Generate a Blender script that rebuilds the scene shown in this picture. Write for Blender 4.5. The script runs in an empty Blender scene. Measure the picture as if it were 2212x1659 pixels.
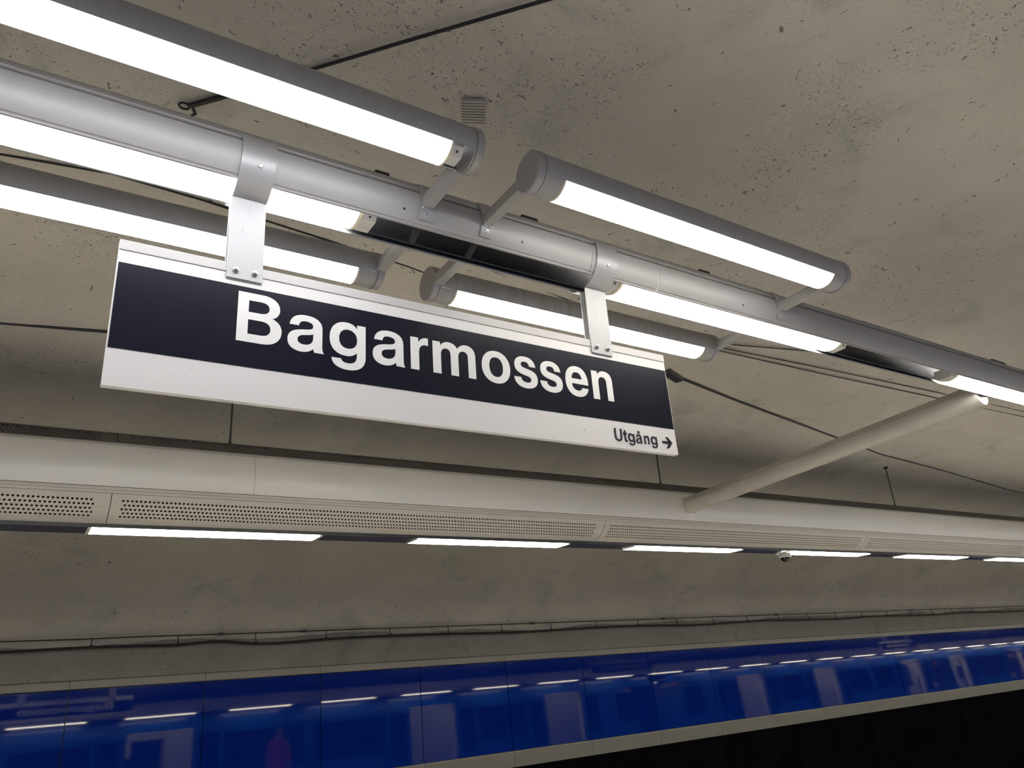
import bpy, math, random
from mathutils import Vector, Matrix, noise
random.seed(7)
PI = math.pi
sc = bpy.context.scene
col = sc.collection
EYE = 1.65          # camera height above the platform; geometry below is written relative to the eye

# ---------------------------------------------------------------- camera
cam = bpy.data.cameras.new('camera')
cam.sensor_fit = 'HORIZONTAL'; cam.sensor_width = 36.0
cam.lens = 36.0 * 1629.7 / 2212.0
cam.clip_start = 0.02; cam.clip_end = 300
camo = bpy.data.objects.new('camera', cam); col.objects.link(camo)
camo.matrix_world = Matrix(((0.83973388, -0.13786429, -0.52520516, 0.0),
                            (-0.5382451, -0.33903477, -0.77158774, 0.0),
                            (-0.07168841, 0.93061746, -0.35890376, EYE),
                            (0, 0, 0, 1)))
sc.camera = camo

# ---------------------------------------------------------------- world, exposure
LAMP = 7.0          # radiance of the fluorescent diffusers
DUCTLAMP = 13.0
wd = bpy.data.worlds.new('world'); sc.world = wd; wd.use_nodes = True
wd.node_tree.nodes['Background'].inputs[0].default_value = (0.02, 0.02, 0.022, 1)
wd.node_tree.nodes['Background'].inputs[1].default_value = 1.0
sc.view_settings.view_transform = 'Standard'
sc.view_settings.look = 'None'
sc.view_settings.exposure = 1.52
sc.view_settings.gamma = 1.0
sc.view_settings.use_curve_mapping = False
sc.cycles.diffuse_bounces = 8
sc.cycles.max_bounces = 12

# ---------------------------------------------------------------- materials
def new_mat(name):
    m = bpy.data.materials.new(name); m.use_nodes = True
    return m, m.node_tree, m.node_tree.nodes['Principled BSDF']

def N(nt, typ, **kw):
    n = nt.nodes.new(typ)
    for k, v in kw.items():
        if k in n.inputs: n.inputs[k].default_value = v
        else: setattr(n, k, v)
    return n

def ramp(nt, src, stops):
    r = nt.nodes.new('ShaderNodeValToRGB')
    el = r.color_ramp.elements
    while len(el) < len(stops): el.new(0.5)
    for e, (p, c) in zip(el, stops):
        e.position = p; e.color = (c, c, c, 1) if not isinstance(c, tuple) else (*c, 1)
    nt.links.new(src, r.inputs[0])
    return r.outputs[0]

def mix(nt, fac, a, b, blend='MIX'):
    n = nt.nodes.new('ShaderNodeMix'); n.data_type = 'RGBA'; n.blend_type = blend
    for i, v in ((0, fac), (6, a), (7, b)):
        if hasattr(v, 'is_linked'): nt.links.new(v, n.inputs[i])
        else: n.inputs[i].default_value = v if i == 0 else (*v, 1)
    return n.outputs[2]

def math_n(nt, op, a, b):
    n = nt.nodes.new('ShaderNodeMath'); n.operation = op
    for i, v in ((0, a), (1, b)):
        if hasattr(v, 'is_linked'): nt.links.new(v, n.inputs[i])
        else: n.inputs[i].default_value = v
    return n.outputs[0]

def simple(name, colr, rough=0.5, metal=0.0, var=0.08, scale=6.0, stretch=(1, 1, 1), bump=0.0, spec=None, bscale=80.0):
    m, nt, b = new_mat(name)
    tc = N(nt, 'ShaderNodeTexCoord'); mp = N(nt, 'ShaderNodeMapping'); mp.inputs['Scale'].default_value = stretch
    nt.links.new(tc.outputs['Object'], mp.inputs[0])
    nz = N(nt, 'ShaderNodeTexNoise', Scale=scale, Detail=5.0, Roughness=0.6)
    nt.links.new(mp.outputs[0], nz.inputs['Vector'])
    f = ramp(nt, nz.outputs[0], [(0.3, 0.0), (0.7, 1.0)])
    c = mix(nt, f, tuple(x * (1 - var) for x in colr), tuple(min(1, x * (1 + var)) for x in colr))
    nt.links.new(c, b.inputs['Base Color'])
    b.inputs['Roughness'].default_value = rough; b.inputs['Metallic'].default_value = metal
    if spec is not None: b.inputs['Specular IOR Level'].default_value = spec
    if bump:
        n2 = N(nt, 'ShaderNodeTexNoise', Scale=bscale, Detail=3.0)
        nt.links.new(tc.outputs['Object'], n2.inputs['Vector'])
        bp = N(nt, 'ShaderNodeBump', Strength=bump, Distance=0.002)
        nt.links.new(n2.outputs[0], bp.inputs['Height']); nt.links.new(bp.outputs[0], b.inputs['Normal'])
    return m

def emitter(name, colr, strength):
    m, nt, b = new_mat(name)
    b.inputs['Base Color'].default_value = (0.8, 0.8, 0.8, 1)
    b.inputs['Roughness'].default_value = 0.35
    b.inputs['Emission Color'].default_value = (*colr, 1)
    b.inputs['Emission Strength'].default_value = strength
    return m

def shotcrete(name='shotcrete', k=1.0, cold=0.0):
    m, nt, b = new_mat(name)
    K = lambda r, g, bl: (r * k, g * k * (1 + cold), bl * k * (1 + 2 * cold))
    tc = N(nt, 'ShaderNodeTexCoord'); V = tc.outputs['Object']
    def nz(scale, det=5.0, rough=0.6, dist=0.0):
        n = N(nt, 'ShaderNodeTexNoise', Scale=scale, Detail=det, Roughness=rough, Distortion=dist)
        nt.links.new(V, n.inputs['Vector']); return n.outputs[0]
    broad = ramp(nt, nz(0.9, 4, 0.6, 0.4), [(0.35, 0.0), (0.68, 1.0)])
    c = mix(nt, broad, K(0.47, 0.44, 0.39), K(0.55, 0.515, 0.455))
    # greenish grey weathering
    stain = ramp(nt, nz(1.7, 6, 0.65, 0.8), [(0.54, 0.0), (0.72, 0.75)])
    c = mix(nt, stain, c, K(0.34, 0.345, 0.305))
    # dark smears
    smear = ramp(nt, nz(2.6, 8, 0.7, 1.2), [(0.63, 0.0), (0.76, 0.6)])
    c = mix(nt, smear, c, K(0.21, 0.21, 0.195))
    # open pits of the sprayed concrete, in patches
    patch = ramp(nt, nz(1.15, 3, 0.6, 0.5), [(0.43, 0.0), (0.60, 1.0)])
    pn = nz(46, 3, 0.55, 1.8)
    pit = ramp(nt, pn, [(0.31, 1.0), (0.375, 0.0)])
    pitm = math_n(nt, 'MULTIPLY', pit, patch)
    few = ramp(nt, nz(23, 2, 0.5, 1.0), [(0.25, 1.0), (0.29, 0.0)])
    pits = math_n(nt, 'MAXIMUM', math_n(nt, 'MULTIPLY', pitm, 0.8), math_n(nt, 'MULTIPLY', few, 0.8))
    c = mix(nt, pits, c, K(0.085, 0.08, 0.072))
    nt.links.new(c, b.inputs['Base Color'])
    b.inputs['Roughness'].default_value = 0.85
    h = math_n(nt, 'MULTIPLY', nz(7, 6, 0.6, 0.3), 0.35)
    h = math_n(nt, 'ADD', h, math_n(nt, 'MULTIPLY', nz(70, 4, 0.6), 0.16))
    h = math_n(nt, 'SUBTRACT', h, math_n(nt, 'MULTIPLY', pits, 0.4))
    bp = N(nt, 'ShaderNodeBump', Strength=0.65, Distance=0.02)
    nt.links.new(h, bp.inputs['Height']); nt.links.new(bp.outputs[0], b.inputs['Normal'])
    return m

def worn_metal(name, colr, rough, metal):
    """brushed plate with scuffs"""
    m, nt, b = new_mat(name)
    tc = N(nt, 'ShaderNodeTexCoord'); mp = N(nt, 'ShaderNodeMapping'); mp.inputs['Scale'].default_value = (90, 90, 6)
    nt.links.new(tc.outputs['Object'], mp.inputs[0])
    a = N(nt, 'ShaderNodeTexNoise', Scale=1.0, Detail=4.0); nt.links.new(mp.outputs[0], a.inputs['Vector'])
    s = N(nt, 'ShaderNodeTexNoise', Scale=14.0, Detail=3.0); nt.links.new(tc.outputs['Object'], s.inputs['Vector'])
    k = math_n(nt, 'MULTIPLY', ramp(nt, a.outputs[0], [(0.62, 0.0), (0.72, 1.0)]), ramp(nt, s.outputs[0], [(0.55, 0.0), (0.66, 0.6)]))
    nt.links.new(mix(nt, k, colr, tuple(x * 0.35 for x in colr)), b.inputs['Base Color'])
    b.inputs['Roughness'].default_value = rough; b.inputs['Metallic'].default_value = metal
    return m

def sign_face(name, colr, rough, dirt):
    m, nt, b = new_mat(name)
    tc = N(nt, 'ShaderNodeTexCoord')
    s = N(nt, 'ShaderNodeTexNoise', Scale=3.0, Detail=6.0, Roughness=0.65); nt.links.new(tc.outputs['Object'], s.inputs['Vector'])
    g = N(nt, 'ShaderNodeTexNoise', Scale=60.0, Detail=3.0, Distortion=2.0); nt.links.new(tc.outputs['Object'], g.inputs['Vector'])
    k = math_n(nt, 'MULTIPLY', ramp(nt, g.outputs[0], [(0.66, 0.0), (0.7, 1.0)]), ramp(nt, s.outputs[0], [(0.58, 0.0), (0.66, dirt)]))
    base = mix(nt, s.outputs[0], tuple(x * 0.95 for x in colr), colr)
    nt.links.new(mix(nt, k, base, tuple(x * 0.5 for x in colr) if sum(colr) > 0.5 else (0.08, 0.08, 0.09)), b.inputs['Base Color'])
    b.inputs['Roughness'].default_value = rough
    if sum(colr) < 0.5: b.inputs['Specular IOR Level'].default_value = 0.22
    return m

M = dict(
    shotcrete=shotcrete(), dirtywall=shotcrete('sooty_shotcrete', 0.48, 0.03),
    rail=simple('rail_paint', (0.35, 0.342, 0.338), 0.52, 0.15, 0.03, 3.0, (0.3, 3, 3)),
    cap=simple('cap_paint', (0.36, 0.35, 0.345), 0.42, 0.25, 0.04, 8.0),
    groove=simple('groove_shade_grey', (0.15, 0.145, 0.14), 0.6, 0.0, 0.05, 4),
    dusty=simple('dusty_paint', (0.36, 0.35, 0.335), 0.5, 0.15, 0.14, 9.0, (6, 0.4, 0.4)),
    strap=worn_metal('strap_metal', (0.36, 0.356, 0.36), 0.45, 0.4),
    steel=simple('bolt_steel', (0.55, 0.54, 0.53), 0.28, 0.9, 0.05, 40),
    dark=simple('dark_interior', (0.022, 0.022, 0.024), 0.45, 0.0, 0.2, 8),
    tray=simple('dark_tray', (0.07, 0.07, 0.075), 0.4, 0.1, 0.15, 3.0, (0.3, 4, 4)),
    black=simple('black_rubber', (0.012, 0.012, 0.014), 0.5, 0.0, 0.2, 30),
    wire=simple('grey_wire', (0.045, 0.043, 0.042), 0.5, 0.2, 0.2, 30),
    holder=simple('holder_plastic', (0.62, 0.60, 0.56), 0.4, 0.0, 0.04, 20),
    ring=simple('ring_plastic', (0.75, 0.68, 0.52), 0.4, 0.0, 0.04, 20),
    white=sign_face('sign_white', (0.74, 0.715, 0.695), 0.45, 0.9),
    lip=sign_face('sign_lip', (0.52, 0.50, 0.49), 0.4, 0.5),
    navy=sign_face('sign_navy', (0.009, 0.010, 0.020), 0.3, 0.25),
    letter=sign_face('letter_white', (0.82, 0.80, 0.775), 0.4, 0.0),
    ink=simple('letter_navy', (0.012, 0.012, 0.022), 0.4, 0.0, 0.05, 10),
    duct=simple('duct_paint', (0.50, 0.475, 0.425), 0.42, 0.12, 0.07, 2.5, (0.4, 3, 3)),
    ductcover=simple('duct_cover_paint', (0.72, 0.70, 0.65), 0.38, 0.1, 0.05, 2.5, (0.4, 3, 3)),
    ducttop=simple('duct_top_shade_dirt', (0.12, 0.107, 0.095), 0.6, 0.0, 0.12, 6),  # dark tone holds the weaker light on the duct top besides its dirt
    ductdark=simple('duct_backing', (0.045, 0.042, 0.038), 0.6, 0.0, 0.1, 10),
    channel=simple('lamp_channel', (0.06, 0.057, 0.052), 0.25, 0.4, 0.1, 10),
    ledge=simple('ledge_metal', (0.21, 0.20, 0.175), 0.45, 0.2, 0.08, 3.0, (0.4, 3, 3)),
    floor=simple('platform_terrazzo', (0.58, 0.56, 0.53), 0.35, 0.0, 0.1, 30),
    edge=simple('platform_edge_stone', (0.55, 0.54, 0.5), 0.5, 0.0, 0.1, 12),
    gravel=simple('track_ballast', (0.17, 0.16, 0.15), 0.9, 0.0, 0.5, 25, bump=1.0, bscale=30),
    shade_rock=simple('shade_black_rock', (0.004, 0.004, 0.005), 1.0, 0.0, 0.4, 4, bump=1.0, bscale=12, spec=0.0),  # near-black colour carries the shade down by the track
    lampcool=emitter('lamp_cool', (0.985, 0.985, 1.0), LAMP),
    lampwarm=emitter('lamp_warm', (1.0, 0.965, 0.88), LAMP),
    ductlamp=emitter('duct_lamp', (1.0, 0.93, 0.76), DUCTLAMP),
    trainblue=simple('train_blue', (0.010, 0.085, 0.36), 0.25, 0.0, 0.04, 2),
    trainglass=simple('train_glass', (0.012, 0.015, 0.02), 0.05, 0.0, 0.05, 2),
    trainin=simple('train_interior', (0.55, 0.54, 0.52), 0.5, 0.0, 0.05, 3),
    seatcloth=simple('seat_cloth', (0.10, 0.06, 0.12), 0.8, 0.0, 0.3, 40),
    trainlight=emitter('train_light', (1.0, 0.97, 0.92), 5.0),
    yellow=simple('grab_pole', (0.65, 0.45, 0.08), 0.35, 0.0, 0.05, 10),
    ledsign=emitter('led_orange', (1.0, 0.22, 0.03), 6.0),
    clear=None, blue=None)

def blue_enamel():
    m, nt, b = new_mat('blue_enamel')
    tc = N(nt, 'ShaderNodeTexCoord')
    s = N(nt, 'ShaderNodeTexNoise', Scale=0.7, Detail=3.0); nt.links.new(tc.outputs['Object'], s.inputs['Vector'])
    nt.links.new(mix(nt, s.outputs[0], (0.0005, 0.010, 0.15), (0.0007, 0.015, 0.19)), b.inputs['Base Color'])
    b.inputs['Roughness'].default_value = 0.035
    b.inputs['IOR'].default_value = 1.55
    return m
M['blue'] = blue_enamel()

def dome_mat():
    m, nt, b = new_mat('smoked_dome')
    b.inputs['Base Color'].default_value = (0.01, 0.01, 0.012, 1); b.inputs['Roughness'].default_value = 0.05
    return m
M['dome'] = dome_mat()

# ---------------------------------------------------------------- mesh helpers
class MB:
    """collects geometry written in eye-relative world coordinates"""
    def __init__(s): s.v = []; s.f = []
    def add(s, vs, fs):
        o = len(s.v); s.v += [tuple(v) for v in vs]; s.f += [tuple(i + o for i in f) for f in fs]; return s
    def box(s, x0, x1, y0, y1, z0, z1):
        return s.add([(x, y, z) for x in (x0, x1) for y in (y0, y1) for z in (z0, z1)],
                     [(0, 1, 3, 2), (4, 6, 7, 5), (0, 4, 5, 1), (2, 3, 7, 6), (0, 2, 6, 4), (1, 5, 7, 3)])
    def prism(s, prof, x0, x1, caps=True):
        """closed (y,z) outline swept along X"""
        n = len(prof)
        vs = [(x0, y, z) for y, z in prof] + [(x1, y, z) for y, z in prof]
        fs = [(i, (i + 1) % n, n + (i + 1) % n, n + i) for i in range(n)]
        if caps: fs += [tuple(range(n))[::-1], tuple(range(n, 2 * n))]
        return s.add(vs, fs)
    def band(s, out, inn, x0, x1):
        """two open (y,z) lines of equal length make a plate with thickness, swept along X"""
        n = len(out)
        vs = [(x, y, z) for x in (x0, x1) for L in (out, inn) for y, z in L]
        a, b, c, d = 0, n, 2 * n, 3 * n
        fs = []
        for i in range(n - 1):
            fs += [(a + i, a + i + 1, c + i + 1, c + i), (b + i, d + i, d + i + 1, b + i + 1),
                   (a + i, b + i, b + i + 1, a + i + 1), (c + i, c + i + 1, d + i + 1, d + i)]
        fs += [(a, c, d, b), (a + n - 1, b + n - 1, d + n - 1, c + n - 1)]
        return s.add(vs, fs)
    def tube(s, pts, r, n=8, caps=True):
        pts = [Vector(p) for p in pts]; rings = []
        for i, p in enumerate(pts):
            d = (pts[min(i + 1, len(pts) - 1)] - pts[max(i - 1, 0)]).normalized()
            a = d.cross(Vector((0, 0, 1)))
            if a.length < 1e-3: a = d.cross(Vector((0, 1, 0)))
            a.normalize(); b = d.cross(a)
            rr = r[i] if isinstance(r, (list, tuple)) else r
            rings.append([p + (a * math.cos(2 * PI * k / n) + b * math.sin(2 * PI * k / n)) * rr for k in range(n)])
        vs = [v for R in rings for v in R]; fs = []
        for i in range(len(pts) - 1):
            for k in range(n):
                fs.append((i * n + k, i * n + (k + 1) % n, (i + 1) * n + (k + 1) % n, (i + 1) * n + k))
        if caps: fs += [tuple(range(n))[::-1], tuple(range((len(pts) - 1) * n, len(pts) * n))]
        return s.add(vs, fs)
    def lathe(s, c, axis, prof, n=20):
        """prof = (radius, distance along axis)"""
        c = Vector(c); ax = Vector(axis).normalized()
        a = ax.cross(Vector((0, 0, 1)))
        if a.length < 1e-3: a = ax.cross(Vector((0, 1, 0)))
        a.normalize(); b = ax.cross(a)
        vs = []; fs = []
        for r, h in prof:
            for k in range(n):
                t = 2 * PI * k / n; vs.append(c + ax * h + (a * math.cos(t) + b * math.sin(t)) * r)
        for i in range(len(prof) - 1):
            for k in range(n): fs.append((i * n + k, i * n + (k + 1) % n, (i + 1) * n + (k + 1) % n, (i + 1) * n + k))
        fs += [tuple(range(n))[::-1], tuple(range((len(prof) - 1) * n, len(prof) * n))]
        return s.add(vs, fs)

def wloc(o):
    v = Vector((0, 0, 0))
    while o: v = v + o.location; o = o.parent
    return v

def obj(name, mb, mat, parent=None, smooth=True, base=None, angle=35):
    """one mesh object; base = eye-relative origin of a top-level thing"""
    org = wloc(parent) if parent else Vector(((base[0], base[1], base[2] + EYE) if base else (0, 0, EYE)))
    me = bpy.data.meshes.new(name)
    me.from_pydata([(x - org.x, y - org.y, z + EYE - org.z) for x, y, z in mb.v], [], mb.f)
    me.update()
    import bmesh
    bm = bmesh.new(); bm.from_mesh(me); bmesh.ops.recalc_face_normals(bm, faces=bm.faces); bm.to_mesh(me); bm.free()
    if smooth:
        me.polygons.foreach_set('use_smooth', [True] * len(me.polygons))
        try: me.set_sharp_from_angle(angle=math.radians(angle))
        except Exception: pass
    me.materials.append(M[mat])
    o = bpy.data.objects.new(name, me); col.objects.link(o)
    if parent: o.parent = parent
    else: o.location = org
    return o

def tag(o, label, cat, group=None):
    o['label'] = label; o['category'] = cat
    if group: o['group'] = group
    return o

def thing(name, base, label, cat, group=None):
    o = bpy.data.objects.new(name, None); col.objects.link(o); o.empty_display_size = 0.05
    o.location = (base[0], base[1], base[2] + EYE)
    return tag(o, label, cat, group)

def struct(o): o['kind'] = 'structure'; return o

def copy_tree(o, shift, label=None, parent=None):
    c = o.copy(); col.objects.link(c)
    if parent: c.parent = parent
    else: c.location = o.location + Vector(shift)
    if label: c['label'] = label
    for ch in o.children: copy_tree(ch, (0, 0, 0), None, c)
    return c

def arc(cy, cz, r, a0, a1, n):
    """points on a circle; angle 0 faces the camera side (-Y), positive goes up, degrees"""
    out = []
    for i in range(n + 1):
        a = math.radians(a0 + (a1 - a0) * i / n)
        out.append((cy - r * math.cos(a), cz + r * math.sin(a)))
    return out

# ================================================================ the setting
YC = 2.05                                   # middle of the platform: rail and sign hang here
WALL_A, WALL_H, SPRING = 6.9, 1.75, 0.5     # vault: half width, rise, springing height
XA, XB = -9.0, 50.0

def vault_pt(x, th):
    y = YC + WALL_A * math.cos(th); z = SPRING + WALL_H * math.sin(th)
    ny, nz = -math.cos(th) / WALL_A, -math.sin(th) / WALL_H
    l = math.hypot(ny, nz); ny /= l; nz /= l
    d = 0.022 * noise.noise(Vector((x * 0.55, th * 3.2, 1.7))) + 0.010 * noise.noise(Vector((x * 1.9, th * 10, 5.1))) \
        + 0.003 * noise.noise(Vector((x * 6.5, th * 34, 9.3)))
    edge = 0.10 + 0.035 * noise.noise(Vector((x * 0.5, 3.3, 0.2)))
    t = min(1, max(0, (th - edge + 0.03) / 0.05)); t = t * t * (3 - 2 * t)
    d += 0.03 * t if th < PI / 2 else 0.0
    if th > 0.5: d *= 0.8
    return (x, y + ny * d, z + nz * d)

def vault_mid(x, y, off=0.0):
    """point on the even vault curve, lowered by off"""
    th = math.acos(max(-1, min(1, (y - YC) / WALL_A)))
    return (x, y, SPRING + WALL_H * math.sin(th) - off)

def vault_at(x, y, off=0.0):
    """eye-relative point on the vault above (x, y), lowered by off"""
    th = math.acos(max(-1, min(1, (y - YC) / WALL_A)))
    p = vault_pt(x, th); return (x, y, p[2] - off)

mb = MB(); xs = []; x = XA
while x < XB: xs.append(x); x += 0.10 if -1.5 < x < 9 else (0.2 if x < 22 else 0.6)
xs.append(XB)
NT = 130
ths = [PI * (i / NT) for i in range(NT + 1)]
for x in xs:
    for th in ths: mb.v.append(vault_pt(x, th))
w_ = NT + 1
for i in range(len(xs) - 1):
    for j in range(NT): mb.f.append((i * w_ + j, i * w_ + j + 1, (i + 1) * w_ + j + 1, (i + 1) * w_ + j))
ceiling = struct(obj('ceiling', mb, 'shotcrete', angle=80))

# lower wall of sprayed concrete behind the panels
def lower_wall(ysign, name, z0, z1, mat):
    mb = MB(); n = 8
    for x in xs:
        for j in range(n + 1):
            z = z0 + (z1 - z0) * j / n
            th = 0.0 if ysign > 0 else PI
            p = vault_pt(x, th)
            z += (0.012 + 0.05 * noise.noise(Vector((x * 0.9, 4.4, 1.1))) + 0.02 * noise.noise(Vector((x * 4.0, 2.4, 1.1))) + 0.07) * (j / n) ** 3 if ysign > 0 else 0.0
            p = (x, p[1] - ysign * (0.02 if ysign > 0 else 0.0), p[2])
            yy = p[1] + ysign * (-0.012) * noise.noise(Vector((x * 1.7, z * 4, 2.2))) * (1 - j / n)
            mb.v.append((x, yy, z))
    for i in range(len(xs) - 1):
        for j in range(n): a = i * (n + 1) + j; mb.f.append((a, a + 1, a + n + 2, a + n + 1))
    return struct(obj(name, mb, mat, angle=80))
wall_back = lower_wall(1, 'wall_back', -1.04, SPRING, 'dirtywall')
wall_front = lower_wall(-1, 'wall_front', -2.8, SPRING, 'shotcrete')
struct(obj('wall_base', MB().box(XA, XB, 8.86, 9.2, -2.8, -1.0), 'shade_rock', smooth=False))
prof = [(YC + WALL_A * math.cos(t), SPRING + WALL_H * math.sin(t)) for t in [PI * i / 24 for i in range(25)]]
prof = prof + [(YC - WALL_A, -2.8), (YC + WALL_A, -2.8)]
struct(obj('wall_left', MB().prism(prof, XA - 0.2, XA), 'shotcrete', smooth=False))
struct(obj('wall_right', MB().prism(prof, XB, XB + 0.2), 'shotcrete', smooth=False))

# platform and track beds
PE0, PE1 = -1.25, 5.35
struct(obj('floor', MB().box(XA, XB, PE0 + 0.35, PE1 - 0.35, -EYE - 0.25, -EYE), 'floor', smooth=False))
struct(obj('trim_1', MB().box(XA, XB, PE0, PE0 + 0.35, -EYE - 0.25, -EYE), 'edge', smooth=False))
struct(obj('trim_2', MB().box(XA, XB, PE1 - 0.35, PE1, -EYE - 0.25, -EYE), 'edge', smooth=False))
struct(obj('platform_base', MB().box(XA, XB, PE0 + 0.2, PE1 - 0.2, -2.75, -EYE - 0.25), 'shade_rock', smooth=False))
struct(obj('track_bed', MB().box(XA, XB, -4.9, 9.0, -2.95, -2.75), 'gravel', smooth=False))

# blue enamel panels
PP, PX0 = 1.243, 0.64                        # panel pitch, one joint position
def panel_profile(y_top=8.90, z_top=0.165, z_bot=-0.885, n=14):
    pts = []; y = y_top; dz = (z_top - z_bot) / n
    for i in range(n + 1):
        z = z_top - dz * i; pts.append((y, z))
        u = (i + 0.5) / n
        tilt = 4.3 + (2.3 - 4.3) * min(1, max(0, (u - 0.18) / 0.3))
        y -= dz * math.tan(math.radians(tilt))
    return pts
pout = panel_profile(); pin = [(y + 0.025, z) for y, z in pout]
k0 = int((XA - PX0) / PP) + 1; k1 = int((XB - PX0) / PP)
src = None
for k in range(k0, k1):
    xa = PX0 + k * PP
    if src is None:
        src = obj('panel', MB().band(pout, pin, xa + 0.004, xa + PP - 0.004), 'blue', wall_back, angle=60); s0 = xa; o = src
    else:
        o = src.copy(); col.objects.link(o); o.parent = wall_back; o.location = src.location + Vector((xa - s0, 0, 0))
# rails above and below the panels, in lengths that follow the panels
yb = pout[-1][0]
top_rail = [(8.955, 0.262), (8.885, 0.245), (8.880, 0.175), (8.955, 0.165)]
low = [(yb + 0.06, -0.885), (yb - 0.022, -0.888), (yb - 0.03, -0.905), (yb - 0.018, -1.07), (yb + 0.06, -1.085)]
tA = struct(obj('trim_3', MB().box(XA, XB, 8.93, 8.99, 0.18, 0.245), 'dark', smooth=False))
tB = struct(obj('trim_4', MB().box(XA, XB, yb + 0.03, 8.99, -1.06, -0.905), 'dark', smooth=False))
for pr, par, nm in ((top_rail, tA, 'rail_length'), (low, tB, 'ledge_length')):
    s = None
    for k in range(k0, k1):
        xa = PX0 + k * PP
        if s is None: s = obj(nm, MB().prism(pr, xa + 0.002, xa + PP - 0.002), 'ledge', par, angle=25); s0 = xa
        else:
            o = s.copy(); col.objects.link(o); o.parent = par; o.location = s.location + Vector((xa - s0, 0, 0))

# ================================================================ central lighting rail
ZT, RT = 1.532, 0.113
def rail_profile(r_in):
    """housing open at the bottom; groove on both flanks"""
    out = []
    for a in range(-50, 231, 2):
        r = RT
        fa = a if a <= 90 else 180 - a
        if 13 <= fa <= 21: r = RT - 0.006
        elif 21 < fa <= 25: r = RT + 0.0015
        elif fa < -44: r = RT - 0.003
        aa = math.radians(a); out.append((YC - r * math.cos(aa), ZT + r * math.sin(aa)))
    inn = []
    for a in range(-50, 231, 2):
        aa = math.radians(a); inn.append((YC - r_in * math.cos(aa), ZT + r_in * math.sin(aa)))
    return out, inn
rail = thing('lighting_rail', (0, YC, ZT), 'long grey aluminium tube rail carrying the lamps above the station sign', 'light rail')
ro, ri = rail_profile(RT - 0.006)
cuts = [XA, -3.42, 1.748, 2.108, 7.30, 12.48, 17.66, 22.84, 28.02, 33.2, 38.4, 43.6, 48.8]
for a, b in zip(cuts, cuts[1:]):
    obj('housing', MB().band(ro, ri, a + 0.001, b - 0.001), 'rail', rail, angle=22)
obj('inner_tray', MB().band(arc(YC, ZT, 0.092, -50, 232, 40)[12:], arc(YC, ZT, 0.089, -50, 232, 40)[12:], XA, 48.8), 'tray', rail)
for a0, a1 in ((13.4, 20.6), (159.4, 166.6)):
    obj('groove_shade', MB().band(arc(YC, ZT, RT - 0.0042, a0, a1, 3), arc(YC, ZT, RT - 0.0062, a0, a1, 3), XA, 48.8), 'groove', rail)  # dark strip paints in the shade under the groove's overhang
    am = a0 + 5.6 if a0 < 90 else a0 + 1.6
    obj('groove_bead', MB().band(arc(YC, ZT, RT - 0.001, am - 0.5, am + 0.5, 2), arc(YC, ZT, RT - 0.005, am - 0.5, am + 0.5, 2), XA, 48.8), 'rail', rail)
for s in (-1, 1):
    ang = -50 if s < 0 else 230
    a = math.radians(ang)
    y, z = YC - (RT - 0.004) * math.cos(a), ZT + (RT - 0.004) * math.sin(a)
    lip = obj('lip', MB().prism([(y - 0.004, z - 0.003), (y + 0.004, z - 0.003), (y + 0.004, z + 0.002), (y - 0.004, z + 0.002)], XA, 48.8), 'rail', rail, smooth=False)
# ribbed cable conduits dropping into the tray
for xc in (1.035, 1.265):
    pts = []; rad = []
    for i in range(23):
        u = i / 22
        pts.append((xc + 0.004 * u, YC - 0.045 + 0.085 * u, ZT - 0.028 - 0.052 * u + 0.03 * (u - 0.5) ** 2)); rad.append(0.011 + (0.0022 if i % 2 else 0))
    obj('conduit', MB().tube(pts, rad, 10), 'wire', rail)
for xc in (0.945, 1.42, 2.62):
    a = math.radians(-26)
    p = Vector((xc, YC - RT * math.cos(a), ZT + RT * math.sin(a))); d = Vector((0, -math.cos(a), math.sin(a)))
    obj('screw_hole', MB().lathe(p - d * 0.003, d, [(0.0045, 0), (0.0045, 0.0036)], 10), 'black', rail)
for xc, ln in ((1.46, 0.07), (2.42, 0.06), (5.02, 0.16), (0.86, 0.05)):
    obj('top_bracket', MB().prism([(YC - 0.075, ZT + 0.07), (YC - 0.062, ZT + 0.107), (YC + 0.062, ZT + 0.107), (YC + 0.075, ZT + 0.07)], xc, xc + ln), 'black', rail, smooth=False)

# fluorescent lamps in the rail
def rail_lamp(x0, x1, mat, label):
    t = thing('tube_lamp', ((x0 + x1) / 2, YC, ZT - 0.1), label, 'lamp', 'lamps set in the underside of the rail')
    R1 = 0.098
    a = arc(YC, ZT + 0.006, R1, -34, -146, 18)
    obj('diffuser', MB().band(a, [(y + (YC - y) * 0.06, z + 0.006) for y, z in a], x0 + 0.012, x1 - 0.012), mat, t)
    for xe, d in ((x0, 1), (x1, -1)):
        a0 = arc(YC, ZT + 0.006, R1 + 0.002, -30, -150, 16); a1 = arc(YC, ZT + 0.006, R1 - 0.03, -30, -150, 16)
        obj('end_ring', MB().band(a0, a1, min(xe, xe + 0.013 * d), max(xe, xe + 0.013 * d)), 'ring', t)
        h = obj('lamp_holder', MB().prism([(YC - 0.052, ZT - 0.03), (YC - 0.052, ZT - 0.066), (YC - 0.036, ZT - 0.088), (YC + 0.036, ZT - 0.088), (YC + 0.052, ZT - 0.066), (YC + 0.052, ZT - 0.03)],
                min(xe - 0.002 * d, xe - 0.05 * d), max(xe - 0.002 * d, xe - 0.05 * d)), 'holder', t, smooth=False)
        obj('screw', MB().lathe((xe - 0.026 * d, YC - 0.045, ZT - 0.0785), (0, -0.8, -0.6), [(0.004, -0.002), (0.004, 0.0015)], 8), 'wire', h)
    return t
lampsrc = {}
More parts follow.
